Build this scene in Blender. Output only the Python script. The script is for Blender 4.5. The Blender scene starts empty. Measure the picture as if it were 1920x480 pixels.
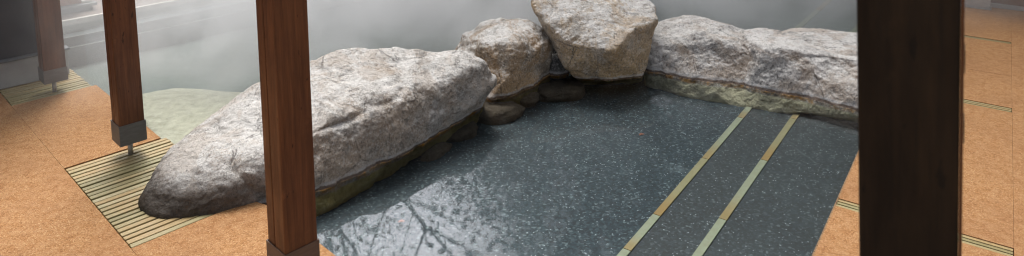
import bpy, bmesh, math, random
from mathutils import Vector, Matrix, noise
from math import radians as R, sin, cos, atan, pi
import numpy as np

sc = bpy.context.scene
C = sc.collection
rnd = random.Random(7)

# ------------------------------------------------------------------ camera
F = 1325.0; PITCH = atan(192 / F); H = 1.6
def ray(px, py):
    a = px - 960; b = -(py + 160)
    return Vector((a, F*cos(PITCH) + b*sin(PITCH), -F*sin(PITCH) + b*cos(PITCH)))
def at(px, py, z=0.0):
    d = ray(px, py); t = (z - H) / d.z
    return Vector((d.x*t, d.y*t, z))
cd = bpy.data.cameras.new('camera'); cam = bpy.data.objects.new('camera', cd); C.objects.link(cam)
cam.location = (0, 0, H); cam.rotation_euler = (pi/2 - PITCH, 0, 0)
cd.sensor_width = 36; cd.lens = 36*F/1920; cd.shift_y = -400/1920
cd.clip_start = 0.02; cd.clip_end = 2000
cd.dof.use_dof = True; cd.dof.focus_distance = 3.3; cd.dof.aperture_fstop = 4.5
sc.camera = cam

W = -0.04            # water level (deck top is 0)
FLOOR = -0.145        # near pool floor
FLOOR2 = -0.32       # far pool floor
O = at(245, 465)
AZ = R(43.7)
def P(u, v, z=0.0):
    return Vector((O.x + u*sin(AZ) - v*cos(AZ), O.y + u*cos(AZ) + v*sin(AZ), z))
O2 = at(1525, 480)
AZ2 = R(34.8)
def Q(u, v, z=0.0):
    return Vector((O2.x + u*sin(AZ2) - v*cos(AZ2), O2.y + u*cos(AZ2) + v*sin(AZ2), z))
def inv_v(p):
    return -(p.x-O.x)*cos(AZ) + (p.y-O.y)*sin(AZ)

# ------------------------------------------------------------------ tagging helpers
def tag(o, label=None, cat=None, group=None, kind=None):
    if label: o['label'] = label
    if cat: o['category'] = cat
    if group: o['group'] = group
    if kind: o['kind'] = kind
    return o
def empty(name, loc, rz=0.0):
    o = bpy.data.objects.new(name, None); C.objects.link(o)
    o.location = loc; o.rotation_euler = (0, 0, rz); o.empty_display_size = .1
    return o
def link(name, bm, mat, parent=None, smooth=False):
    me = bpy.data.meshes.new(name); bm.to_mesh(me); bm.free()
    me.materials.append(mat)
    if smooth:
        for p in me.polygons: p.use_smooth = True
    o = bpy.data.objects.new(name, me); C.objects.link(o)
    if parent: o.parent = parent
    return o

# ------------------------------------------------------------------ mesh helpers
def prism(bm, pts, z0, z1):
    n = len(pts)
    b = [bm.verts.new((p[0], p[1], z0)) for p in pts]
    t = [bm.verts.new((p[0], p[1], z1)) for p in pts]
    a = sum(pts[i][0]*pts[(i+1) % n][1] - pts[(i+1) % n][0]*pts[i][1] for i in range(n))
    f = []
    if a > 0:
        f.append(bm.faces.new(t)); f.append(bm.faces.new(b[::-1]))
        for i in range(n): f.append(bm.faces.new((b[i], b[(i+1) % n], t[(i+1) % n], t[i])))
    else:
        f.append(bm.faces.new(t[::-1])); f.append(bm.faces.new(b))
        for i in range(n): f.append(bm.faces.new((b[(i+1) % n], b[i], t[i], t[(i+1) % n])))
    return f
def box(bm, x0, x1, y0, y1, z0, z1, bev=0.0):
    v = [bm.verts.new(c) for c in ((x0,y0,z0),(x1,y0,z0),(x1,y1,z0),(x0,y1,z0),(x0,y0,z1),(x1,y0,z1),(x1,y1,z1),(x0,y1,z1))]
    fs = [bm.faces.new([v[i] for i in q]) for q in ((3,2,1,0),(4,5,6,7),(0,1,5,4),(1,2,6,5),(2,3,7,6),(3,0,4,7))]
    if bev:
        es = list({e for f in fs for e in f.edges})
        bmesh.ops.bevel(bm, geom=es, offset=bev, segments=2, affect='EDGES', profile=0.5)
def tube(bm, p0, p1, r0, r1, n=10, cap=True):
    d = (p1 - p0); q = d.to_track_quat('Z', 'Y')
    r = []
    for p, rr in ((p0, r0), (p1, r1)):
        r.append([bm.verts.new(p + q @ Vector((rr*cos(2*pi*i/n), rr*sin(2*pi*i/n), 0))) for i in range(n)])
    for i in range(n):
        bm.faces.new((r[0][i], r[0][(i+1) % n], r[1][(i+1) % n], r[1][i]))
    if cap:
        bm.faces.new(r[0][::-1]); bm.faces.new(r[1])

# ------------------------------------------------------------------ node helpers
class NT:
    def __init__(s, name, vol=False):
        s.m = bpy.data.materials.new(name); s.m.use_nodes = True
        s.t = s.m.node_tree; s.n = s.t.nodes; s.n.clear()
        s.out = s.n.new('ShaderNodeOutputMaterial')
    def new(s, t, **k):
        n = s.n.new(t)
        for a, b in k.items(): setattr(n, a, b)
        return n
    def l(s, a, b): s.t.links.new(a, b)
    def coord(s, kind='Object'):
        return s.new('ShaderNodeTexCoord').outputs[kind]
    def pos(s):
        return s.new('ShaderNodeNewGeometry').outputs['Position']
    def mapping(s, v, scale=(1,1,1), rot=(0,0,0)):
        m = s.new('ShaderNodeMapping'); m.inputs['Scale'].default_value = scale; m.inputs['Rotation'].default_value = rot
        s.l(v, m.inputs['Vector']); return m.outputs['Vector']
    def noise(s, v, scale, detail=4, rough=.6, dist=0.0):
        n = s.new('ShaderNodeTexNoise'); n.inputs['Scale'].default_value = scale
        n.inputs['Detail'].default_value = detail; n.inputs['Roughness'].default_value = rough
        n.inputs['Distortion'].default_value = dist
        s.l(v, n.inputs['Vector']); return n.outputs['Fac']
    def voro(s, v, scale, feature='F1', out='Distance', rand=1.0):
        n = s.new('ShaderNodeTexVoronoi', feature=feature); n.inputs['Scale'].default_value = scale
        n.inputs['Randomness'].default_value = rand
        s.l(v, n.inputs['Vector']); return n.outputs[out]
    def ramp(s, f, stops, interp='LINEAR'):
        n = s.new('ShaderNodeValToRGB'); n.color_ramp.interpolation = interp
        e = n.color_ramp.elements
        while len(e) < len(stops): e.new(0.5)
        for i, (p, c) in enumerate(stops):
            e[i].position = p
            e[i].color = (c, c, c, 1) if isinstance(c, (int, float)) else (*c, 1)
        s.l(f, n.inputs['Fac']); return n.outputs['Color']
    def mix(s, f, a, b, mode='MIX'):
        n = s.new('ShaderNodeMix', data_type='RGBA', blend_type=mode)
        for v, i in ((f, 0), (a, 6), (b, 7)):
            if isinstance(v, (int, float)): n.inputs[i].default_value = v if i == 0 else (v, v, v, 1)
            elif isinstance(v, tuple): n.inputs[i].default_value = (*v, 1)
            else: s.l(v, n.inputs[i])
        return n.outputs[2]
    def math(s, op, a, b=0.0, clamp=False):
        n = s.new('ShaderNodeMath', operation=op); n.use_clamp = clamp
        for v, i in ((a, 0), (b, 1)):
            if isinstance(v, (int, float)): n.inputs[i].default_value = v
            else: s.l(v, n.inputs[i])
        return n.outputs[0]
    def maprange(s, v, a, b, c=0.0, d=1.0, smooth=True):
        n = s.new('ShaderNodeMapRange'); n.interpolation_type = 'SMOOTHSTEP' if smooth else 'LINEAR'
        s.l(v, n.inputs['Value'])
        for k, x in zip(('From Min','From Max','To Min','To Max'), (a,b,c,d)): n.inputs[k].default_value = x
        return n.outputs['Result']
    def bump(s, h, strength=.5, dist=.01, normal=None):
        n = s.new('ShaderNodeBump'); n.inputs['Strength'].default_value = strength; n.inputs['Distance'].default_value = dist
        s.l(h, n.inputs['Height'])
        if normal: s.l(normal, n.inputs['Normal'])
        return n.outputs['Normal']
    def bsdf(s, col, rough=.7, normal=None, metal=0.0, spec=.5):
        n = s.new('ShaderNodeBsdfPrincipled')
        if isinstance(col, tuple): n.inputs['Base Color'].default_value = (*col, 1)
        else: s.l(col, n.inputs['Base Color'])
        if isinstance(rough, (int, float)): n.inputs['Roughness'].default_value = rough
        else: s.l(rough, n.inputs['Roughness'])
        n.inputs['Metallic'].default_value = metal
        n.inputs['Specular IOR Level'].default_value = spec
        if normal: s.l(normal, n.inputs['Normal'])
        s.l(n.outputs[0], s.out.inputs['Surface']); return n

# ------------------------------------------------------------------ materials
def mat_cork():
    t = NT('cork'); p = t.pos()
    pw = t.mapping(p, (1, 1, 1))
    cell = t.voro(pw, 250, out='Color')
    sep = t.new('ShaderNodeSeparateColor'); t.l(cell, sep.inputs[0])
    c = t.ramp(sep.outputs[0], [(0, (.19,.082,.029)), (.25, (.28,.130,.048)), (.6, (.33,.162,.062)), (.85, (.385,.21,.088)), (1, (.47,.29,.145))])
    big = t.noise(p, 2.2, 4); c = t.mix(t.maprange(big, .35, .7, 0, .45), c, (.22,.10,.042))
    m = t.noise(p, 26, 3); c = t.mix(t.maprange(m, .35, .7, 0, .25), c, (.50,.31,.16))
    b = t.bump(t.voro(pw, 250), .5, .002)
    t.bsdf(c, .85, b, spec=.25); return t.m
def mat_edge():
    t = NT('edge_wood'); p = t.pos()
    n = t.noise(p, 30, 4)
    t.bsdf(t.ramp(n, [(.3, (.15,.08,.035)), (.7, (.26,.16,.075))]), .6); return t.m
def mat_slat():
    t = NT('weathered_slat'); p = t.coord()
    at_ = t.new('ShaderNodeAttribute'); at_.attribute_name = 'tone'
    base = t.ramp(at_.outputs['Fac'], [(0, (.19,.155,.065)), (.35, (.29,.24,.115)), (.6, (.38,.28,.135)), (.8, (.35,.225,.09)), (1, (.42,.36,.21))])
    v = t.mapping(p, (3, 60, 40))
    g = t.noise(v, 1.6, 5, .65)
    base = t.mix(t.maprange(g, .3, .75), base, t.mix(.5, base, (.20,.16,.07)))
    big = t.noise(p, 5, 3); base = t.mix(t.maprange(big, .4, .7, 0, .5), base, (.27,.255,.13))
    st = t.noise(p, 22, 3); base = t.mix(t.maprange(st, .6, .75, 0, .5), base, (.13,.10,.05))
    t.bsdf(base, .5, t.bump(g, .3, .003)); return t.m
def mat_wood(name, cols, gscale=1.0, rough=.42):
    t = NT(name); p = t.coord()
    inf = t.new('ShaderNodeObjectInfo')
    off = t.new('ShaderNodeVectorMath', operation='ADD'); t.l(p, off.inputs[0])
    t.l(inf.outputs['Random'], off.inputs[1])
    p = off.outputs[0]
    g = t.noise(t.mapping(p, (34*gscale, 34*gscale, 1.5)), 2.0, 6, .65, .6)
    c = t.ramp(g, [(.25, cols[0]), (.5, cols[1]), (.78, cols[2])])
    b = t.noise(t.mapping(p, (9, 9, 2.5)), 1.4, 4, .6, .3)
    c = t.mix(t.maprange(b, .35, .72, 0, .6), c, cols[0])
    sp = t.noise(t.mapping(p, (60, 60, 22)), 1.0, 2)
    c = t.mix(t.maprange(sp, .66, .74, 0, .8), c, tuple(x*.35 for x in cols[0]))
    s2 = t.noise(t.mapping(p, (14, 14, 9)), 1.0, 5, .7)
    c = t.mix(t.maprange(s2, .6, .8, 0, .45), c, tuple(min(1, x*1.35) for x in cols[2]))
    fine = t.noise(t.mapping(p, (150, 150, 5)), 1.0, 3)
    c = t.mix(t.maprange(fine, .55, .75, 0, .35), c, tuple(x*.5 for x in cols[0]))
    t.bsdf(c, t.maprange(b, .2, .8, rough-.08, rough+.18), t.bump(t.math('ADD', g, fine), .35, .0015), spec=.35); return t.m
def mat_metal(name, col, rough=.42, metal=.85):
    t = NT(name); p = t.coord()
    n = t.noise(t.mapping(p, (12, 12, 60)), 1.5, 4)
    c = t.mix(t.maprange(n, .3, .7), tuple(x*.75 for x in col), col)
    t.bsdf(c, t.maprange(n, .2, .8, rough-.1, rough+.1), None, metal=metal); return t.m
def mat_plain(name, c0, c1, scale=8, rough=.7, bs=.2, bd=.004):
    t = NT(name); p = t.pos()
    n = t.noise(p, scale, 6)
    t.bsdf(t.ramp(n, [(.3, c0), (.7, c1)]), rough, t.bump(n, bs, bd)); return t.m

def mat_rock(name, grey=(.46,.42,.375), tan=(.56,.39,.25), tan_amt=.5, wet=0.0, tint=None):
    t = NT(name); p = t.coord(); gp = t.pos()
    geo = t.new('ShaderNodeNewGeometry')
    sep = t.new('ShaderNodeSeparateXYZ'); t.l(gp, sep.inputs[0]); z = sep.outputs['Z']
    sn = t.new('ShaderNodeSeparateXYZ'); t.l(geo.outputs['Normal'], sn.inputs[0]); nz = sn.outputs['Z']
    n1 = t.noise(p, 2.4, 6, .6, .4); n2 = t.noise(p, 9, 8, .7, .2); n3 = t.noise(p, 42, 6, .75); n4 = t.noise(p, 150, 4, .8)
    c = t.ramp(n2, [(.28, tuple(x*.62 for x in grey)), (.5, grey), (.72, tuple(min(1, x*1.32) for x in grey))])
    patch = t.maprange(n1, .44, .58, 0, tan_amt)
    c = t.mix(patch, c, tan)
    rust = t.noise(p, 5.5, 8, .75, .8)
    c = t.mix(t.maprange(rust, .56, .68, 0, .55), c, (.36,.20,.10))
    # grain: speckles of light and dark crystals
    c = t.mix(t.maprange(n3, .50, .64, 0, .75), c, tuple(x*.32 for x in grey))
    c = t.mix(t.maprange(n4, .54, .66, 0, .8), c, (.06,.050,.045))
    # pale mineral bloom; upward faces whitened further to paint in their top light
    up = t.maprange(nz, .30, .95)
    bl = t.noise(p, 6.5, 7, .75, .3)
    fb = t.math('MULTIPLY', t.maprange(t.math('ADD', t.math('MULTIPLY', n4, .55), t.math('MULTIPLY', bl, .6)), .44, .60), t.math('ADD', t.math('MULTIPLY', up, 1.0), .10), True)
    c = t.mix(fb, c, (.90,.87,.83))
    # iron staining and dark weathering that sit on top of the whitening
    st = t.noise(p, 3.6, 9, .72, 1.2)
    c = t.mix(t.maprange(st, .46, .56, 0, .62*tan_amt), c, t.ramp(n3, [(.3, tuple(x*.55 for x in tan)), (.7, tan)]))
    dkn = t.noise(t.mapping(p, (1, 1, .55)), 7.5, 10, .8, .6)
    c = t.mix(t.maprange(dkn, .53, .63, 0, .55), c, tuple(x*.30 for x in grey))
    ck = t.voro(t.mapping(p, (1, 1, 1.6)), 3.1, 'DISTANCE_TO_EDGE')
    cw = t.math('ADD', ck, t.math('MULTIPLY', t.math('SUBTRACT', n2, .5), .16))
    ckf = t.math('MULTIPLY', t.maprange(t.math('ABSOLUTE', cw), .0, .014, 1, 0), t.maprange(n1, .42, .55))
    c = t.mix(t.math('MULTIPLY', ckf, .7), c, (.07,.055,.045))
    n5 = t.noise(p, 85, 3, .9)
    c = t.mix(t.maprange(n5, .55, .66, 0, .6), c, (.10,.085,.075))
    c = t.mix(t.maprange(n5, .45, .35, 0, .55), c, (.80,.78,.75))
    # waterline marks (heights wobble with noise)
    zz = t.math('ADD', z, t.math('MULTIPLY', t.math('SUBTRACT', n2, .5), .028))
    zz = t.math('ADD', zz, t.math('MULTIPLY', t.math('SUBTRACT', n1, .5), .02))
    if wet:
        damp = t.maprange(zz, .045, .17, wet, 0)
        ox = t.new('ShaderNodeSeparateXYZ'); t.l(gp, ox.inputs[0])
        side = t.maprange(ox.outputs['X'], -1.25, -.85, 1, 0)
        c = t.mix(t.math('MULTIPLY', damp, side), c, (.055,.040,.028))
    crust = t.math('MULTIPLY', t.maprange(zz, W+.036, W+.024), t.maprange(zz, W+.010, W+.018))
    c = t.mix(t.math('MULTIPLY', crust, t.maprange(n3, .35, .6, .1, .65)), c, (.60,.59,.60))
    dk = t.math('MULTIPLY', t.maprange(zz, W+.020, W+.012), t.maprange(zz, W-.002, W+.006))
    c = t.mix(t.math('MULTIPLY', dk, .8), c, (.12,.075,.05))
    org = t.math('MULTIPLY', t.maprange(zz, W+.006, W+.001), t.maprange(zz, W-.028, W-.010))
    c = t.mix(t.math('MULTIPLY', org, t.maprange(bl, .42, .6, .1, 1)), c, (.66,.33,.09))
    uwc = t.ramp(n2, [(.3, (.32,.21,.06)), (.55, (.58,.43,.16)), (.75, (.74,.60,.32))])
    if tint: uwc = t.ramp(n2, [(.3, tuple(x*.7 for x in tint)), (.55, tint), (.75, tuple(x*1.2 for x in tint))])
    uw = t.maprange(zz, W-.012, W-.026)
    c = t.mix(uw, c, uwc)
    h = t.math('ADD', t.math('MULTIPLY', n3, .9), t.math('MULTIPLY', n4, .35))
    cr = t.voro(t.mapping(p, (1,1,1)), 60)
    b0 = t.bump(t.noise(p, 16, 10, .72, .4), .85, .045)
    b = t.bump(h, .9, .022, b0)
    b = t.bump(cr, .35, .008, b)
    t.bsdf(c, .82, b, spec=.3); return t.m

def mat_terrazzo():
    t = NT('terrazzo'); p = t.pos()
    c1 = t.voro(p, 95, out='Color'); s1 = t.new('ShaderNodeSeparateColor'); t.l(c1, s1.inputs[0])
    c = t.ramp(s1.outputs[0], [(0, (.004,.008,.012)), (.35, (.009,.019,.028)), (.7, (.019,.036,.048)), (.93, (.065,.085,.092)), (1, (.17,.21,.22))])
    # paler and browner towards the far/right side of the floor
    big = t.noise(p, 1.3, 5, .6, .3)
    c = t.mix(t.maprange(big, .4, .65, 0, .25), c, t.mix(.5, c, (.14,.18,.19)))
    sp = t.new('ShaderNodeSeparateXYZ'); t.l(p, sp.inputs[0])
    vv = t.math('ADD', t.math('MULTIPLY', t.math('SUBTRACT', sp.outputs['X'], O2.x), -cos(AZ2)), t.math('MULTIPLY', t.math('SUBTRACT', sp.outputs['Y'], O2.y), sin(AZ2)))
    q_ = at(1167, 480, FLOOR); v1 = -(q_.x-O2.x)*cos(AZ2) + (q_.y-O2.y)*sin(AZ2)
    c = t.mix(t.maprange(vv, v1-.004, v1+.004, .75, 0), c, t.mix(.5, c, (.060,.050,.043)))
    # white marble specks
    for sc_, th, rr in ((52, .13, .72), (90, .17, .82), (34, .09, .66)):
        v = t.new('ShaderNodeTexVoronoi', feature='F1'); v.inputs['Scale'].default_value = sc_
        t.l(p, v.inputs['Vector'])
        s2 = t.new('ShaderNodeSeparateColor'); t.l(v.outputs['Color'], s2.inputs[0])
        f = t.math('MULTIPLY', t.math('LESS_THAN', v.outputs['Distance'], th), t.math('GREATER_THAN', s2.outputs[1], rr))
        c = t.mix(t.math('MULTIPLY', f, t.maprange(s2.outputs[2], 0, 1, .1, 1)), c, (.90,.98,.98))
    m = t.noise(p, 300, 2); c = t.mix(t.maprange(m, .4, .65, 0, .5), c, (.02,.022,.024))
    sm = t.noise(t.mapping(p, (3, 1.2, 1), (0, 0, R(25))), 2.2, 8, .75, .8)
    c = t.mix(t.maprange(sm, .58, .70, 0, .16), c, (.30,.36,.38))
    t.bsdf(c, .6); return t.m

def mat_water(name, tint, bumpS, scale, dist):
    t = NT(name); p = t.pos()
    w1 = t.noise(t.mapping(p, (1, 1.6, 1), (0, 0, R(20))), scale, 3, .5, .6)
    w2 = t.noise(t.mapping(p, (1, 2.2, 1), (0, 0, R(-35))), scale*3.1, 2, .5, .3)
    h = t.math('ADD', w1, t.math('MULTIPLY', w2, .25))
    b = t.bump(h, bumpS, dist)
    tr = t.new('ShaderNodeBsdfTransparent'); tr.inputs['Color'].default_value = (*tint, 1)
    gl = t.new('ShaderNodeBsdfGlossy'); gl.inputs['Roughness'].default_value = .03; t.l(b, gl.inputs['Normal'])
    fr = t.new('ShaderNodeFresnel'); fr.inputs['IOR'].default_value = 1.33; t.l(b, fr.inputs['Normal'])
    mx = t.new('ShaderNodeMixShader'); t.l(fr.outputs[0], mx.inputs[0]); t.l(tr.outputs[0], mx.inputs[1]); t.l(gl.outputs[0], mx.inputs[2])
    t.l(mx.outputs[0], t.out.inputs['Surface']); return t.m

CORK = mat_cork(); EDGE = mat_edge(); SLAT = mat_slat()
POST = mat_wood('stained_wood', ((.055,.020,.008), (.115,.043,.018), (.175,.070,.030)))
DARKPOST = mat_wood('dark_shaded_wood', ((.006,.0035,.0015), (.016,.009,.0032), (.026,.0145,.0055)), rough=.75)  # dark wood, with the unlit camera side also put into the colour
SHOE = mat_metal('brushed_steel', (.125,.125,.125), .5, .2)
BRONZE = mat_metal('bronzed_steel', (.12,.085,.07), .5, .3)
PIN = mat_metal('steel_pin', (.34,.32,.29), .45, .7)
DARKB = mat_plain('dark_boards', (.014,.016,.022), (.035,.037,.045), 6, .6)
GREYB = mat_plain('grey_board', (.20,.20,.20), (.30,.30,.29), 6, .6)
SUB = mat_plain('dark_joist', (.02,.018,.012), (.05,.042,.028), 9, .9)
TERR = mat_terrazzo()
FARF = mat_plain('far_floor', (.13,.145,.125), (.20,.215,.19), 1.2, .7)
STEPM = mat_plain('step_stone', (.10,.108,.105), (.17,.175,.17), 3, .7)
PALE = mat_plain('pale_edge', (.5,.47,.42), (.72,.68,.62), 5, .6)
NOSE = mat_plain('nosing', (.22,.22,.20), (.34,.33,.30), 5, .6)
GROUND = mat_plain('earth', (.05,.045,.03), (.09,.085,.055), 1.5, .95)

# ------------------------------------------------------------------ structure: ground, floors, decks
def sheet(name, pts, z, mat, kind='structure'):
    bm = bmesh.new(); vs = [bm.verts.new((p[0], p[1], z)) for p in pts]
    f = bm.faces.new(vs)
    f.normal_update()
    if f.normal.z < 0: f.normal_flip()
    o = link(name, bm, mat); tag(o, kind=kind); return o
sheet('ground', [(-400,-400),(400,-400),(400,400),(-400,400)], -.5, GROUND)
near = [(-.7,1.3),(1.6,1.3),Q(5,-.02)[:2]] + [at(x, y, FLOOR)[:2] for x, y in ((1650,150),(1450,120),(1250,100),(1120,90),(1030,110),(900,130),(700,190),(500,280),(330,395))]
bm = bmesh.new(); prism(bm, near, -.48, FLOOR); tag(link('pool_floor', bm, TERR), kind='structure')
sheet('far_pool_floor', [P(.3,-.5), P(4,-6), P(14,-6), P(14,3.5), P(.3,3.5)], FLOOR2, FARF)
wpts = [(-.75,1.0),(1.3,1.0),Q(1,-.03)[:2],Q(5.2,-.03)[:2],Q(9,-.03)[:2],P(12,3.49)[:2],P(.40,3.49)[:2],P(.40,-.5)[:2]]
WATER = mat_water('pool_water', (.885,.94,.95), .0035, 3, .05)
sheet('pool_water', wpts, W, WATER)

def deck(name, pts, z0=-.47, z1=0.0, mat=None):
    bm = bmesh.new(); fs = prism(bm, pts, z0, z1)
    o = link(name, bm, mat or CORK); tag(o, kind='structure'); return o
g = .0006
deck('deck', [P(-6,-4), P(-g,-4), P(-g,6), P(-6,6)])                       # left strip
deck('deck', [P(g,-4), P(.50,-4), P(.50,-.13), P(.47,-.03), P(.44,-.004), P(g,-.004)])  # front
deck('deck', [P(g,.858), P(.42,.858), P(.42,1.855), P(g,1.855)])            # between the duckboards
deck('joist_bed', [P(g,0), P(.45,0), P(.45,.856), P(g,.856)], -.47, -.034, SUB)
deck('joist_bed', [P(g,1.858), P(.40,1.858), P(.40,3.2), P(g,3.2)], -.47, -.034, SUB)
# right deck with drain bands
BAND = [(.44, .068), (1.965, .07), (3.34, .055)]
segs = []; prev = -2.5
for c, w in BAND: segs.append((prev, c-w/2)); prev = c+w/2
segs.append((prev, 6))
joint = 2.57
ss = []
for a, b in segs:
    if a < joint < b: ss += [(a, joint-.0012), (joint+.0012, b)]
    else: ss.append((a, b))
for a, b in ss: deck('deck', [Q(a,0), Q(b,0), Q(b,-.60), Q(a,-.60)])
deck('deck', [Q(-2.5,-.6008), Q(6,-.6008), Q(6,-4), Q(-2.5,-4)])
deck('deck_bed', [Q(-2.5,-.004), Q(6,-.004), Q(6,-.602), Q(-2.5,-.602)], -.48, -.036, SUB)

# ------------------------------------------------------------------ slatted drain boards
def slats(frame, u0, u1, v0, v1, n, parent, along_u=True, gap=.27, z=.0, seed=1, th=.018):
    r = random.Random(seed)
    bm = bmesh.new(); lay = bm.faces.layers.float.new('tone')
    for i in range(n):
        w = (v1 - v0)/n
        a = v0 + i*w + w*gap*.5*(1+r.uniform(-.4,.4)); b = v0 + (i+1)*w - w*gap*.5*(1+r.uniform(-.4,.4))
        cuts = [u0, u1]
        tone = r.random()
        zt = z + r.uniform(-.0015, .0015)
        for k in range(len(cuts)-1):
            ca, cb = cuts[k] + .001, cuts[k+1] - .001 - r.uniform(0, .004)
            n0 = len(bm.faces)
            vs = [bm.verts.new(c) for c in ((ca,a,zt-th),(cb,a,zt-th),(cb,b,zt-th),(ca,b,zt-th),(ca,a,zt),(cb,a,zt),(cb,b,zt),(ca,b,zt))]
            for q in ((3,2,1,0),(4,5,6,7),(0,1,5,4),(1,2,6,5),(2,3,7,6),(3,0,4,7)):
                f = bm.faces.new([vs[j] for j in q]); f[lay] = tone
    me = bpy.data.meshes.new('slats')
    bmesh.ops.bevel(bm, geom=[e for e in bm.edges], offset=.0014, segments=1, affect='EDGES')
    bm.to_mesh(me); bm.free(); me.materials.append(SLAT)
    o = bpy.data.objects.new('slats', me); C.objects.link(o); o.parent = parent
    return o
def bearers(u0, u1, v0, v1, parent, zt=-.0205):
    for uu in (u0+.06, (u0+u1)/2, u1-.06):
        bm = bmesh.new(); box(bm, uu-.012, uu+.012, v0, v1, -.033, zt)
        link('bearer', bm, SUB, parent)
# local frame: x = u, y = v  (rotation about z so that +x points along azimuth AZ)
def frame_empty(name, org, az):
    return empty(name, org, pi/2 - az)
e = frame_empty('duckboard', P(0,0,0), AZ)
tag(e, 'slatted greenish duckboard under the foot of the large boulder', 'duckboard', 'slatted duckboards in the deck')
slats(None, .003, .446, 0, .853, 25, e, seed=3, z=-.002); bearers(0, .446, .01, .84, e)
e = frame_empty('duckboard', P(0,1.858,0), AZ)
tag(e, 'slatted duckboard hazy in steam below the dark boarded wall', 'duckboard', 'slatted duckboards in the deck')
slats(None, .003, .40, 0, .42, 12, e, seed=8, z=-.002); bearers(0, .40, .01, .41, e)
labs = ['three-slat drain beside the lower right edge of the dark pool, running under the dark post',
        'middle one of the three slatted drains seen right of the dark post',
        'slatted drain nearest to the brown wall on the cork deck']
for k, (c, w) in enumerate(BAND):
    e = frame_empty('drain_slats', Q(c-w/2, 0, 0), AZ2)
    tag(e, labs[k], 'drain', 'slatted drains across the right deck')
    # slats run across: local y is -v ; build along y
    bm = bmesh.new(); lay = bm.faces.layers.float.new('tone'); n = 3
    for i in range(n):
        a = i*w/n + .0015 + .0025; b = (i+1)*w/n - .0025
        vs = [bm.verts.new(q) for q in ((a,-.598,-.022),(b,-.598,-.022),(b,-.001,-.022),(a,-.001,-.022),(a,-.598,-.003),(b,-.598,-.003),(b,-.001,-.003),(a,-.001,-.003))]
        for q in ((3,2,1,0),(4,5,6,7),(0,1,5,4),(1,2,6,5),(2,3,7,6),(3,0,4,7)):
            f = bm.faces.new([vs[j] for j in q]); f[lay] = (.45,.2,.7)[(i+k) % 3]
    link('slats', bm, SLAT, e)
    for by in (-.595, -.31):
        bm = bmesh.new(); box(bm, .004, w-.004, by, by+.025, -.034, -.0235); link('bearer', bm, SUB, e)
# pale notched edging of the right deck (drainage notches)
e = frame_empty('pool_edging', Q(-1.0, 0, 0), AZ2)
tag(e, 'thin pale timber edging with small dark notches along the right deck', 'edging')
bm = bmesh.new()
x = 0
while x < 6.5:
    box(bm, x, x+.0425, .0005, .006, -.06, -.002); x += .045
link('notched_strip', bm, EDGE, e)
bm = bmesh.new(); box(bm, 0, 6.5, .0005, .004, -.12, -.0615); link('rail', bm, EDGE, e)

# ------------------------------------------------------------------ inlaid timber strips on the pool floors
def mat_strip(name, base, end):
    t = NT(name); g_ = t.coord('Generated'); s = t.new('ShaderNodeSeparateXYZ'); t.l(g_, s.inputs[0])
    p = t.pos()
    gr = t.noise(t.mapping(p, (90, 90, 1)), .35, 4, .6)
    c = t.mix(t.maprange(s.outputs['X'], .03, .45, 1, 0), base, end)
    c = t.mix(t.maprange(gr, .35, .7, 0, .4), c, t.mix(.6, c, (.20,.15,.06)))
    t.bsdf(c, .6); return t.m
ST_A = mat_strip('strip_pale', (.30,.31,.21), (.32,.22,.09))
ST_B = mat_strip('strip_tan', (.29,.25,.13), (.32,.19,.06))
def strip(name, label, pxs, z, width, mats, group):
    pts = [at(x, y, z) for x, y in pxs]
    e = empty(name, pts[0]); tag(e, label, 'floor strip', group)
    for i in range(len(pts)-1):
        a, b = pts[i]-pts[0], pts[i+1]-pts[0]
        d = (b-a); L = d.length; d.normalize()
        bm = bmesh.new(); box(bm, .002, L-.002, -width/2, width/2, .0005, .006, .001)
        o = link('strip_board', bm, mats[i % len(mats)], e)
        o.location = a; o.rotation_euler = (0, 0, math.atan2(d.y, d.x))
G = 'timber strips inlaid in the pool floors'
def line(p, q, ys): return [(p[0]+(q[0]-p[0])*(y-p[1])/(q[1]-p[1]), y) for y in ys]
strip('floor_strip', 'long pale timber strip, left one of the two crossing the dark speckled pool floor', line((1167,480),(1413,193),(640,470,405,299,222,186)), FLOOR, .034, [ST_A, ST_A, ST_B, ST_A], G)
strip('floor_strip', 'long pale timber strip, right one of the two on the dark speckled pool floor', line((1308,480),(1509,193),(640,413,302,224,186)), FLOOR, .034, [ST_A, ST_A, ST_B, ST_A], G)
strip('floor_strip', 'thin pale strip under hazy water behind the right wall of boulders', line((1488,60),(1556,0),(75,20,-60)), FLOOR2, .05, [ST_A], G)
strip('floor_strip', 'short pale strip under far water just beside the dark post', line((1592,68),(1640,22),(85,30,-60)), FLOOR2, .05, [ST_A], G)

# ------------------------------------------------------------------ far steps, kerb and far deck
va = inv_v(at(132, 68, -.09)); vb = inv_v(at(132, 86, -.15))
deck('underwater_step', [P(.3,va), P(9,va), P(9,3.5), P(.3,3.5)], -.5, -.10, STEPM)
deck('underwater_step', [P(.3,vb), P(9,vb), P(9,va-.001), P(.3,va-.001)], -.5, -.17, STEPM)
for k, (v_, z_) in enumerate(((va, -.10), (vb, -.17))):
    bm = bmesh.new(); e = frame_empty('step_nosing', P(.3, v_, z_), AZ)
    box(bm, 0, 8.7, -.002, .009, .001, .004); link('nosing_strip', bm, NOSE, e)
    tag(e, ['thin pale nosing line of the upper underwater step in the steamy pool', 'thin pale nosing line of the lower underwater step in the steamy pool'][k], 'step nosing', 'pale step edges under the steamy pool')
PAVE = mat_plain('far_paving', (.17,.135,.115), (.25,.20,.17), 3, .7)
deck('far_paving', [P(-1,3.50), P(14,3.50), P(14,9), P(-1,9)], -.48, 0, PAVE)
e = frame_empty('kerb', P(-.2, 3.47, 0), AZ); bm = bmesh.new(); box(bm, 0, 10, -.005, .028, -.3, .003, .002)
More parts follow.
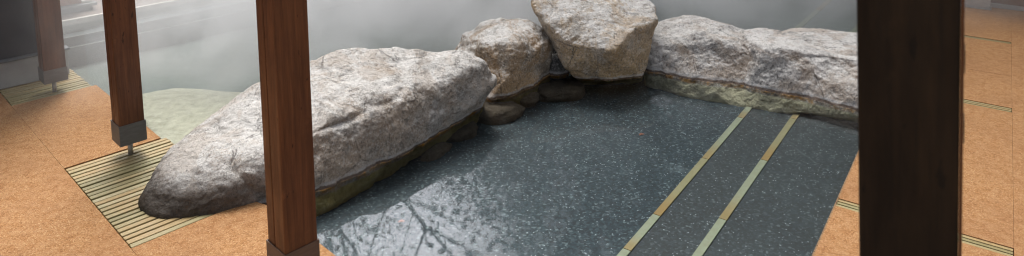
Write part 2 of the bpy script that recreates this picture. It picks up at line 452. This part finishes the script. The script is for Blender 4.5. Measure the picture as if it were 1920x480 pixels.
link('kerb_strip', bm, PALE, e); tag(e, 'thin pale kerb along the far edge of the steamy pool', 'kerb')
# reddish panelled box on a grey stepped plinth
u0 = .55
e = frame_empty('timber_box', P(.55, 3.68, 0), AZ)
tag(e, 'reddish timber box on grey slab plinth beyond the steamy pool', 'bath box')
bm = bmesh.new(); box(bm, 0, .37, .0, .5, 0.0005, .035, .004); box(bm, 0, .40, -.03, .5, .037, .062, .004); link('plinth', bm, GREYB, e)
bm = bmesh.new(); box(bm, 0, .30, .02, .5, .064, .55, .004)
RED = mat_wood('red_panel', ((.20,.07,.03), (.30,.12,.06), (.40,.18,.10)))
link('panel', bm, RED, e)
bm = bmesh.new(); box(bm, .302, .38, .01, .3, .064, .085, .003); link('shelf_slab', bm, PALE, e)

# ------------------------------------------------------------------ boarded wall at the left
e = frame_empty('boarded_wall', P(0, 2.20, 0), AZ)
tag(e, 'dark boarded wall with grey base board behind the steamed left post', 'wall')
bm = bmesh.new(); box(bm, -2.2, .345, 0.03, .22, .0005, 2.4)
link('wall_core', bm, DARKB, e)
bm = bmesh.new()
for k in range(20):
    z0 = .17 + k*.112
    vs = [bm.verts.new(c) for c in ((-2.2,-.002,z0),(.35,-.002,z0),(.35,.0295,z0),(-2.2,.0295,z0),(-2.2,.010,z0+.114),(.35,.010,z0+.114),(.35,.0295,z0+.114),(-2.2,.0295,z0+.114))]
    for q in ((3,2,1,0),(4,5,6,7),(0,1,5,4),(1,2,6,5),(2,3,7,6),(3,0,4,7)): bm.faces.new([vs[j] for j in q])
link('boards', bm, DARKB, e)
bm = bmesh.new(); box(bm, -.0, .365, -.03, .029, .002, .155, .004); link('base_board', bm, GREYB, e)
bm = bmesh.new(); box(bm, -.02, .375, -.04, .029, .157, .169, .003); link('base_rail', bm, mat_plain('slate_rail', (.08,.085,.09), (.12,.125,.13)), e)
bm = bmesh.new(); box(bm, -2.2, -.022, -.01, .029, .002, .165, .004); link('base_board', bm, DARKB, e)

# ------------------------------------------------------------------ brown wall and grey column at the far right
e = frame_empty('brown_wall', Q(4.36, 0, 0), AZ2)
tag(e, 'brown wall with pale threshold strip at the end of the right deck', 'wall')
bm = bmesh.new(); box(bm, .03, .2, -3.5, -.42, .0005, 2.4); link('wall_board', bm, mat_wood('brown_panel', ((.10,.052,.03), (.16,.085,.05), (.20,.11,.065))), e)
bm = bmesh.new(); box(bm, 0, .028, -3.5, -.42, .0015, .035, .003); link('threshold', bm, GREYB, e)
e = frame_empty('steel_column', Q(4.25, 0, 0), AZ2)
tag(e, 'grey steel column foot beside the brown wall, right of the dark post', 'column')
STEEL = mat_metal('dull_steel', (.42,.41,.40), .5, .5)
bm = bmesh.new(); box(bm, .0, .20, -.46, -.10, .012, 2.4, .006); link('shaft', bm, STEEL, e)
bm = bmesh.new(); box(bm, -.01, .21, -.47, -.05, .0015, .011, .002); link('base_plate', bm, STEEL, e)

# ------------------------------------------------------------------ posts on steel pins
def post(name, corner_px, side, label, zs=.17, mat=POST, shoe=SHOE, az=AZ, height=2.9, group='stained timber posts on steel pins', tilt=None):
    c = at(corner_px[0], corner_px[1], zs)
    e = empty(name, (c.x, c.y, 0), pi/2 - az)      # local x = u, y = v ; nearest corner at local origin
    tag(e, label, 'post', group)
    s = side
    e.location = c + (Matrix.Rotation(pi/2-az, 3, 'Z') @ Vector((s/2, s/2, 0))); e.location.z = 0
    h = s/2
    # two thirds board + one third board with a shadow seam, on the narrow side
    bm = bmesh.new(); box(bm, -h, h, -h, h*.12, .075, height, .004); link('shaft', bm, mat, e)
    bm = bmesh.new(); box(bm, -h+.0015, h-.0015, h*.12+.005, h, .075, height, .004); link('shaft', bm, mat, e)
    bm = bmesh.new(); o_ = .0035
    H0, H1 = .072, zs
    for (x0, x1, y0, y1) in ((-h-o_, h+o_, -h-o_, -h-.001), (-h-o_, h+o_, h+.001, h+o_), (-h-o_, -h-.001, -h-.0008, h+.0008), (h+.001, h+o_, -h-.0008, h+.0008)):
        box(bm, x0, x1, y0, y1, H0, H1)
    box(bm, -h-.0008, h+.0008, -h-.0008, h+.0008, H0, H0+.008)
    link('shoe', bm, shoe, e)
    bm = bmesh.new(); tube(bm, Vector((0,0,-.032)), Vector((0,0,H0-.0005)), .0115, .0115, 18); link('pin', bm, PIN, e, True)
    return e
post('timber_post', (535,478), .119, 'large reddish-brown timber post in front of the long boulder', shoe=BRONZE)
post('timber_post', (224,238), .109, 'brown timber post on a thin pin standing on the slatted duckboard beside the boulder')
post('timber_post', (82,134), .112, 'faded timber post on a pin before the dark boarded wall', zs=.15)
# near dark post
c = ray(1703, 240); c = c * (0.95/c.y)
e = empty('dark_post', (c.x + (H + c.z)*math.tan(R(4.6)), c.y, 0), 0)
e.rotation_mode = 'ZYX'; e.rotation_euler = (0, -R(4.6), -R(32))
tag(e, 'very dark blurred timber post close to the camera', 'post')
s = .0615
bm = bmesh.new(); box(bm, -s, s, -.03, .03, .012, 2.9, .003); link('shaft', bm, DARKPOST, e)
bm = bmesh.new(); box(bm, s+.0005, s+.004, -.03, .026, .012, 2.9, .001); link('lit_edge_strip', bm, POST, e)  # lit side of the post, put in as a strip of paler wood
for hz in (1.27, 1.17):
    bm = bmesh.new(); box(bm, s+.0045, s+.0055, -.012, .02, hz-.016, hz+.016, .0008); link('clip', bm, mat_metal('dark_clip', (.05,.045,.04), .5, .6), e)
bm = bmesh.new(); box(bm, -s-.01, s+.01, -.04, .04, .001, .011, .002); link('base_plate', bm, PIN, e)

# ------------------------------------------------------------------ boulders
def smooth_noise(p, sc_, seed):
    return noise.fractal(Vector(p)*sc_ + Vector((seed*7.3, seed*3.1, seed*1.7)), .9, 2.1, 5)
def rock(name, label, pts, back, mat, seed, vox=.012, it=10, amp=1.0, group='boulders around the dark pool', crease=None):
    """pts: (px, py, z) surface points; back: list of world points closing the hidden side"""
    ws = [at(*p) for p in pts] + [Vector(b) for b in back]
    cen = sum(ws, Vector())/len(ws); cen.z = 0
    bm = bmesh.new()
    for w in ws: bm.verts.new(w - cen)
    r = bmesh.ops.convex_hull(bm, input=bm.verts)
    bmesh.ops.delete(bm, geom=list({v for v in r['geom_interior'] if isinstance(v, bmesh.types.BMVert)} | {v for v in r['geom_unused'] if isinstance(v, bmesh.types.BMVert)}), context='VERTS')
    bmesh.ops.recalc_face_normals(bm, faces=bm.faces)
    me = bpy.data.meshes.new('tmp'); bm.to_mesh(me); bm.free()
    o = bpy.data.objects.new('tmp', me); C.objects.link(o)
    m = o.modifiers.new('r', 'REMESH'); m.mode = 'VOXEL'; m.voxel_size = vox; m.use_smooth_shade = True
    m = o.modifiers.new('s', 'SMOOTH'); m.factor = .5; m.iterations = it
    dg = bpy.context.evaluated_depsgraph_get()
    me2 = bpy.data.meshes.new_from_object(o.evaluated_get(dg)); bpy.data.objects.remove(o)
    me2.name = name
    bm = bmesh.new(); bm.from_mesh(me2)
    bm.normal_update()
    new = []
    sv = Vector((seed*5.1, seed*2.7, seed*9.3))
    for v in bm.verts:
        p = v.co; n = v.normal
        d = .008 + .040*(noise.fractal(p*2.3+sv, 1.0, 2.0, 3))
        rd = noise.ridged_multi_fractal(p*3.4+sv*1.3, 1.0, 2.1, 4, 1.0, 2.0)
        d += -.030*max(0, rd-1.15)
        # flat chips and ledges
        dist, _ = noise.voronoi(p*Vector((6.5,)*1+(6.5,6.5)) + sv if False else Vector((p.x*6.2, p.y*6.2, p.z*9.0))+sv)
        d += .020*(dist[0]-.45)
        dist, _ = noise.voronoi(Vector((p.x*15, p.y*15, p.z*20))+sv)
        d += .006*(dist[0]-.45)
        d += .006*noise.fractal(p*19+sv, .7, 2.2, 5)
        d += -.008*max(0, noise.noise(p*34+sv)-.12) - .004*abs(noise.noise(p*75+sv))
        w = p + cen
        if crease: d += crease(w, n)
        new.append(v.co + n*d*amp)
    for v, c_ in zip(bm.verts, new): v.co = c_
    bm.to_mesh(me2); bm.free()
    me2.materials.clear(); me2.materials.append(mat)
    for p in me2.polygons: p.use_smooth = True
    ob = bpy.data.objects.new(name, me2); C.objects.link(ob); ob.location = cen
    tag(ob, label, 'boulder', group)
    return ob
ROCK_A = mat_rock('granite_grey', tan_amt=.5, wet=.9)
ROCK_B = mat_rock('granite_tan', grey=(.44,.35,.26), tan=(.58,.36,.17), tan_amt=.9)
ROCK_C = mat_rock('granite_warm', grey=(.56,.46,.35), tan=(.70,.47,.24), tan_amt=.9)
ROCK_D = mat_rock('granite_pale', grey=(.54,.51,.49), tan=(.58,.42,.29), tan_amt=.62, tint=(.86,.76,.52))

def away(px, py, z, k, z2=None):           # a hidden point k metres further out than the visible one
    p = at(px, py, z); d = Vector((p.x, p.y, 0)).normalized()
    q = p + d*k; q.z = z if z2 is None else z2; return q

# long boulder
f1 = [(265,383,.0),(266,366,.035),(272,339,.075),(284,401,.0),(312,408,.0),(380,402,0),(440,387,0),(500,372,-.02),(600,355,W),(690,298,W),(745,272,W),(800,252,W),(862,224,W),(908,190,W),
      (294,306,.11),(321,276,.135),(348,255,.155),(381,225,.18),(419,200,.21),(457,181,.24),(489,164,.265),(530,140,.29),(590,113,.32),(640,98,.335),(740,88,.33),(810,95,.30),(880,105,.27),(908,118,.24),(925,150,.13),(918,178,.02),
      (330,330,.12),(400,300,.16),(450,340,.10),(350,362,.08),(600,300,.10),(690,250,.10),(800,207,.09),(500,285,.17),(600,238,.22),(690,205,.21),(760,175,.21),(850,145,.20),
      (600,405,-.15),(700,342,-.15),(790,292,-.15),(870,240,-.15)]
b1 = [away(350,266,.15,.12,-.3), away(470,173,.25,.2,.15), away(640,98,.33,.2,.22), away(810,95,.3,.15,.2), away(470,173,.25,.3,-.4), away(640,98,.33,.35,-.4), away(880,105,.25,.25,-.4), away(290,370,0,.05,-.1)]
def crease1(w, n):
    # a long shallow overhung crack running along the upper front face
    a = at(560,262,.2); b = at(760,165,.23)
    ab = (b-a); t_ = max(0, min(1, (w-a).dot(ab)/ab.length_squared)); q = a+ab*t_
    off = w.z - q.z + .012*noise.noise(w*9)
    return (-.022*math.exp(-(off/.016)**2) + .012*math.exp(-((off-.035)/.025)**2)) * (1 if n.y < .35 else 0) * min(1, 4*t_*(1-t_)+.1)
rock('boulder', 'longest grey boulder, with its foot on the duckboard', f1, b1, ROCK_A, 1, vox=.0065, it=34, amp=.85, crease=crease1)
# rounded tan boulder
f2 = [(853,98,.10),(868,66,.2),(900,44,.27),(935,37,.30),(985,41,.30),(1012,44,.28),(1034,66,.22),(1036,98,.13),(1028,128,.03),(1012,150,W),(1000,163,W),(955,180,W),(918,187,W),(868,138,.03),(893,158,.0),(960,135,.12),(1012,120,.08),
      (905,80,.24),(960,85,.25),(1010,90,.2),(922,192,-.075),(960,188,-.075),(1000,172,-.075)]
b2 = [away(853,98,.1,.15,-.35), away(935,37,.3,.2,.2), away(1000,42,.28,.2,.15), away(935,37,.3,.3,-.4), away(1030,66,.2,.2,-.4), away(960,175,-.05,.15,-.3)]
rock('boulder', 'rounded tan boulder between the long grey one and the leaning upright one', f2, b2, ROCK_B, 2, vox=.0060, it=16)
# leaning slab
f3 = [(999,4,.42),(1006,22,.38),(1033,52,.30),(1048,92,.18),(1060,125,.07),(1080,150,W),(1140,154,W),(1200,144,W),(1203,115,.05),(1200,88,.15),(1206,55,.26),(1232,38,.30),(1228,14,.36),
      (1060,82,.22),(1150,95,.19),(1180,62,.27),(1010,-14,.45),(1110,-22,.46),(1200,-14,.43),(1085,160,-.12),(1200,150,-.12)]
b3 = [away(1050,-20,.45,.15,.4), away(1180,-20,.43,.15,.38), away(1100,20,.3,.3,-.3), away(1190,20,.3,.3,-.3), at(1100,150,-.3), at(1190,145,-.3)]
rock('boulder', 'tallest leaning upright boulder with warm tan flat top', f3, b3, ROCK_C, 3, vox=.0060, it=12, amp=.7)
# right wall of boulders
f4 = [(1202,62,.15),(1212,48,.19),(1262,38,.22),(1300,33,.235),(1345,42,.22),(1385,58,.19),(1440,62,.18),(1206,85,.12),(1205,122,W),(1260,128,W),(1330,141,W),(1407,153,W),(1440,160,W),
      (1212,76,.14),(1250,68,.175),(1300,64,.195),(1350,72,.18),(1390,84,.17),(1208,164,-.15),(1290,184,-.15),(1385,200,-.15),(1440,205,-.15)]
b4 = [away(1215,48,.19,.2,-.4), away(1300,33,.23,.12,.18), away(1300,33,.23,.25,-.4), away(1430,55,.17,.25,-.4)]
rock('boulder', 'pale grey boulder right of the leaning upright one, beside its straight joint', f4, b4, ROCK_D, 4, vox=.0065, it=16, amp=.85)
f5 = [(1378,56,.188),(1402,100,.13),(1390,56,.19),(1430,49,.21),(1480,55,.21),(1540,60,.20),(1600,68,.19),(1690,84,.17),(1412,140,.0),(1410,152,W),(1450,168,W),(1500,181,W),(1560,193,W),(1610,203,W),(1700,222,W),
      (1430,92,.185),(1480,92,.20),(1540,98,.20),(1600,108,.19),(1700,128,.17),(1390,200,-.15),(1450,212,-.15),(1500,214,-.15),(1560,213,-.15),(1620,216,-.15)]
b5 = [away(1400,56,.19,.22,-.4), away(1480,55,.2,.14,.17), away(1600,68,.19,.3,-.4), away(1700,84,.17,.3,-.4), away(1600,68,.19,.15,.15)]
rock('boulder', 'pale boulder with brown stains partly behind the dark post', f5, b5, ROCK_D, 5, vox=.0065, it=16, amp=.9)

# submerged pale ledge beyond the long boulder
PALEROCK = mat_plain('pale_bloomed_stone', (.38,.34,.25), (.60,.55,.43), 20, .8, .8, .02)
zt = -.055
ps = [(240,200),(270,183),(330,175),(390,177),(450,183),(520,190),(560,240),(480,290),(400,300),(330,295),(280,250)]
f6 = [(x, y, zt) for x, y in ps] + [(340,250,zt+.004),(400,220,zt+.005)]
b6 = [at(x, y, -.34) for x, y in ((240,180),(330,165),(500,175),(560,260),(340,320))]
o = rock('submerged_rock', 'pale greenish flat rock under water behind the long boulder', f6, b6, PALEROCK, 6, vox=.016, it=4, amp=.18, group='')
# small dark stones in the gaps
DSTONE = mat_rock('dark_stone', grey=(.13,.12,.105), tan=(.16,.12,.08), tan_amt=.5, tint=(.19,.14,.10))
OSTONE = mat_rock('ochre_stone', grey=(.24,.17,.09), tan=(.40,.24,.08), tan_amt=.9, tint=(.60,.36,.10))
def stone(px, py, z, rx, ry, rz, label, mat, seed, rot=0.0):
    c0 = at(px, py, z)
    bm = bmesh.new(); bmesh.ops.create_icosphere(bm, subdivisions=4, radius=1)
    sv = Vector((seed*4.4, seed*1.9, seed*3.3))
    for v in bm.verts:
        p = v.co.copy(); k = 1 + .30*noise.fractal(p*.9+sv, 1, 2, 3) + .05*noise.fractal(p*5+sv, 1, 2, 3)
        m_ = max(abs(p.x), abs(p.y), abs(p.z)); p = p*(1+.18*(1-m_))
        v.co = Vector((p.x*rx*k, p.y*ry*k, p.z*rz*k))
    o = link('small_stone', bm, mat, None, True); o.location = c0; o.rotation_euler = (0, 0, rot)
    tag(o, label, 'stone', 'small stones between the boulders'); return o
stone(932,212,-.125,.15,.10,.06,'rounded olive-brown stone under water below the tan boulder', DSTONE, 1, .5)
stone(868,248,-.13,.11,.08,.045,'dark stone under water below the tip of the long boulder', DSTONE, 2, .9)
stone(988,187,-.115,.075,.055,.04,'small brown stone under water just below the ochre stone', DSTONE, 3, .2)
stone(1045,170,-.12,.17,.12,.06,'wide dark flat stone under water left of the leaning boulder foot', DSTONE, 4, .1)
stone(998,160,-.075,.050,.040,.034,'small ochre stone at the waterline under the tan boulder', OSTONE, 5, .3)
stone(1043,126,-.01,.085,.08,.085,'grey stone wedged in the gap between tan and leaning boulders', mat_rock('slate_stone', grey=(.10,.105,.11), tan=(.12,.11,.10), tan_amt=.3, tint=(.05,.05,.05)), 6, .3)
stone(1040,95,.03,.10,.12,.13,'dark upright stone deep in the gap left of the leaning boulder', DSTONE, 7, .3)
stone(820,283,-.14,.10,.06,.035,'small dark stone under the overhang of the long boulder', DSTONE, 8, .9)

# sunken leaves
LEAF = mat_plain('dead_leaf', (.16,.045,.02), (.26,.08,.03), 60, .7)
def leaf(px, py, z, ln, rz, label):
    bm = bmesh.new(); n = 8; L = []; Rr = []
    for i in range(n+1):
        t_ = i/n; w = ln*.28*sin(pi*t_)**.8; zc = .004*sin(pi*t_)
        L.append(bm.verts.new((t_*ln, w, zc+.003))); Rr.append(bm.verts.new((t_*ln, -w, zc+.002)))
    M_ = [bm.verts.new((i/n*ln, 0, .004*sin(pi*i/n))) for i in range(n+1)]
    for i in range(n):
        bm.faces.new((M_[i], M_[i+1], L[i+1], L[i])); bm.faces.new((Rr[i], Rr[i+1], M_[i+1], M_[i]))
    bmesh.ops.remove_doubles(bm, verts=bm.verts, dist=1e-5)
    bmesh.ops.solidify(bm, geom=bm.faces[:], thickness=.0006)
    o = link('leaf', bm, LEAF, None, True); o.location = at(px, py, z); o.rotation_euler = (0, 0, rz)
    tag(o, label, 'leaf')
leaf(1198,254,FLOOR+.002,.035,.4,'small brown leaf on the dark floor near the middle of the pool')
leaf(746,417,FLOOR+.002,.030,.2,'small reddish leaf on the pool floor near the large post')

# ------------------------------------------------------------------ trees beyond the bath (their crowns mirror in the pool)
BARK = mat_plain('bark', (.045,.035,.025), (.09,.07,.05), 9, .9, .6, .02)
def mat_leaf():
    t = NT('foliage'); inf = t.new('ShaderNodeAttribute'); inf.attribute_name = 'tone'
    c = t.ramp(inf.outputs['Fac'], [(0, (.020,.035,.012)), (.5, (.045,.07,.022)), (1, (.09,.12,.04))])
    t.bsdf(c, .6); return t.m
FOL = mat_leaf()
def tree(x, y, h, cr, nleaf, label, seed, sparse=False):
    r = random.Random(seed)
    e = empty('tree', (x, y, -.5)); tag(e, label, 'tree', 'trees beyond the bath')
    bm = bmesh.new(); tips = []
    def branch(p, d, L, rad, lev):
        q = p
        for k in range(3):
            d2 = (d + Vector((r.uniform(-.25,.25), r.uniform(-.25,.25), r.uniform(-.05,.2)))).normalized()
            q2 = q + d2*L/3; tube(bm, q, q2, rad*(1-.28*k), rad*(1-.28*(k+1)), 7, False); q = q2; d = d2
            if lev < 3:
                for _ in range(2 if lev else 3):
                    a = r.uniform(0, 2*pi); dd = (d*.6 + Vector((cos(a), sin(a), r.uniform(.0,.6)))*.8).normalized()
                    branch(q, dd, L*r.uniform(.45,.62), rad*.42, lev+1)
            if lev >= 2: tips.append(q)
        tips.append(q)
    branch(Vector((0,0,0)), Vector((0,0,1)), h*.8, h*.022, 0)
    link('trunk', bm, BARK, e, True)
    bm = bmesh.new(); lay = bm.faces.layers.float.new('tone')
    for i in range(nleaf):
        t_ = r.choice(tips); s_ = cr*.16
        c_ = t_ + Vector((r.gauss(0, s_), r.gauss(0, s_), r.gauss(0, s_*.8)))
        q = Matrix.Rotation(r.uniform(0, 6.3), 3, 'Z') @ Matrix.Rotation(r.uniform(0, 3.1), 3, 'X')
        k = r.uniform(.035, .075)
        vs = [bm.verts.new(c_ + q @ Vector(a)) for a in ((-k,-k*.55,0),(k,-k*.55,.02),(k,k*.55,0),(-k,k*.55,.02))]
        f = bm.faces.new(vs); f[lay] = min(1, max(0, .5 + .35*noise.noise(c_*1.1) + r.uniform(-.2,.2)))
    link('crown', bm, FOL, e)
    return e
TL = [(-12.5,14,8,3.0,7000),(-9.2,15,7.5,2.6,6000),(.2,13.5,12,3.4,18000),(4.0,12.5,12,3.6,13000),(6.8,13.5,12,3.6,14000),(9.8,13,11,3.4,10000),(12,15,10,3.4,8000)]
for i, (x, y, h, cr, n) in enumerate(TL):
    tree(x, y, h, cr, int(n*2.2), 'dense tree beyond the bath, mirrored in the dark pool', 20+i)
tree(-4.6, 12.5, 9.5, 3.0, 1500, 'sparse bare-branched tree mirrored in the pool beside the large post', 40)
bm = bmesh.new(); hv = []
for i in range(41):
    x = -60 + i*3; a = 3.0 + 1.2*noise.noise(Vector((i*.3, 0, 0)))
    hv.append([bm.verts.new((x, 17 + k*4, -.5 + a*min(1, k*.5)*(1 + .25*k) + .5*noise.noise(Vector((i*.5, k, 3))))) for k in range(8)])
for i in range(40):
    for k in range(7): bm.faces.new((hv[i][k], hv[i+1][k], hv[i+1][k+1], hv[i][k+1]))
tag(link('hillside', bm, mat_plain('hill_green', (.02,.03,.012), (.05,.065,.025), .8, .95), None, True), kind='structure')

# ------------------------------------------------------------------ steam
def steam():
    bm = bmesh.new(); box(bm, -7.5, 9, 2.6, 12.5, W+.003, 1.35)
    t = NT('steam'); p = t.pos(); s = t.new('ShaderNodeSeparateXYZ'); t.l(p, s.inputs[0])
    x, y, z = s.outputs
    n = t.noise(t.mapping(p, (1.2, 1, .9)), 1.5, 4, .6, .7)
    n2 = t.noise(p, .35, 2, .5)
    d = t.maprange(n, .34, .68, .22, 2.1)
    d = t.math('MULTIPLY', d, t.maprange(n2, .35, .65, .5, 1.3))
    # thicker over the hot water and to the left, thinning upward and towards the near boulders
    q = t.math('SUBTRACT', t.math('MULTIPLY', y, 1.0), t.math('MULTIPLY', t.math('MINIMUM', x, 1.0), .42))
    d = t.math('MULTIPLY', d, t.maprange(q, 4.0, 5.6))
    d = t.math('MULTIPLY', d, t.maprange(z, .1, 1.3, 1, 0))
    d = t.math('MULTIPLY', d, t.maprange(x, 1.2, 3.0, 1, .36))
    d = t.math('MULTIPLY', d, t.maprange(y, 10, 12.4, 1, 0))
    d = t.math('MULTIPLY', d, t.maprange(x, -2.9, -1.5, .12, 1))
    pv = t.new('ShaderNodeVolumePrincipled'); pv.inputs['Color'].default_value = (.93,.94,.95,1)
    pv.inputs['Anisotropy'].default_value = .2
    t.l(t.math('MULTIPLY', d, STEAM), pv.inputs['Density'])
    t.l(pv.outputs[0], t.out.inputs['Volume'])
    o = link('steam', bm, t.m); tag(o, 'white steam drifting over the far pool', 'steam', kind='stuff')
STEAM = 2.15
steam()

# ------------------------------------------------------------------ light
w = bpy.data.worlds.new('World'); sc.world = w; w.use_nodes = True
nt = w.node_tree; nt.nodes.clear()
sky = nt.nodes.new('ShaderNodeTexSky'); sky.sky_type = 'NISHITA'; sky.sun_disc = False
SE, SR = R(66), R(-20)
sky.sun_elevation = SE; sky.sun_rotation = SR; sky.dust_density = 4.0; sky.air_density = 1.0
hs = nt.nodes.new('ShaderNodeHueSaturation'); hs.inputs['Saturation'].default_value = .32
bg = nt.nodes.new('ShaderNodeBackground'); bg.inputs['Strength'].default_value = .10
wo = nt.nodes.new('ShaderNodeOutputWorld')
nt.links.new(sky.outputs[0], hs.inputs['Color']); tc = nt.nodes.new('ShaderNodeTexCoord')
gd = Vector((sin(R(-15))*cos(R(34)), cos(R(-15))*cos(R(34)), sin(R(34))))
dp = nt.nodes.new('ShaderNodeVectorMath'); dp.operation = 'DOT_PRODUCT'; dp.inputs[1].default_value = gd
nt.links.new(tc.outputs['Generated'], dp.inputs[0])
mr = nt.nodes.new('ShaderNodeMapRange'); mr.interpolation_type = 'SMOOTHSTEP'
for k_, v_ in (('From Min', .968), ('From Max', .995), ('To Min', 0), ('To Max', 1)): mr.inputs[k_].default_value = v_
nt.links.new(dp.outputs['Value'], mr.inputs['Value'])
cn = nt.nodes.new('ShaderNodeTexNoise'); cn.inputs['Scale'].default_value = 2.6; cn.inputs['Detail'].default_value = 6
nt.links.new(tc.outputs['Generated'], cn.inputs['Vector'])
cm = nt.nodes.new('ShaderNodeMapRange'); nt.links.new(cn.outputs['Fac'], cm.inputs['Value'])
for k_, v_ in (('From Min', .35), ('From Max', .65), ('To Min', .8), ('To Max', 1.25)): cm.inputs[k_].default_value = v_
m1 = nt.nodes.new('ShaderNodeMath'); m1.operation = 'MULTIPLY_ADD'; nt.links.new(mr.outputs[0], m1.inputs[0]); m1.inputs[1].default_value = 5.0; m1.inputs[2].default_value = .8
m2 = nt.nodes.new('ShaderNodeMath'); m2.operation = 'MULTIPLY'; nt.links.new(m1.outputs[0], m2.inputs[0]); nt.links.new(cm.outputs[0], m2.inputs[1])
vm = nt.nodes.new('ShaderNodeVectorMath'); vm.operation = 'SCALE'; nt.links.new(hs.outputs[0], vm.inputs[0]); nt.links.new(m2.outputs[0], vm.inputs['Scale'])
nt.links.new(vm.outputs[0], bg.inputs['Color']); nt.links.new(bg.outputs[0], wo.inputs['Surface'])
sd = bpy.data.lights.new('sun', 'SUN'); sd.energy = 2.0; sd.angle = R(28); sd.color = (1, .965, .92)
so = bpy.data.objects.new('sun', sd); C.objects.link(so)
dirv = Vector((sin(SR)*cos(SE), cos(SR)*cos(SE), sin(SE)))     # towards the sun
so.rotation_euler = dirv.to_track_quat('Z', 'Y').to_euler(); so.location = (0, 0, 10)

sc.view_settings.view_transform = 'Standard'; sc.view_settings.look = 'None'
sc.view_settings.exposure = 1.18; sc.view_settings.gamma = 1.0
sc.cycles.use_denoising = True; sc.cycles.filter_width = 1.1
sc.cycles.max_bounces = 8; sc.cycles.transparent_max_bounces = 16; sc.cycles.volume_bounces = 1
sc.cycles.volume_step_rate = 1.0; sc.cycles.volume_max_steps = 128
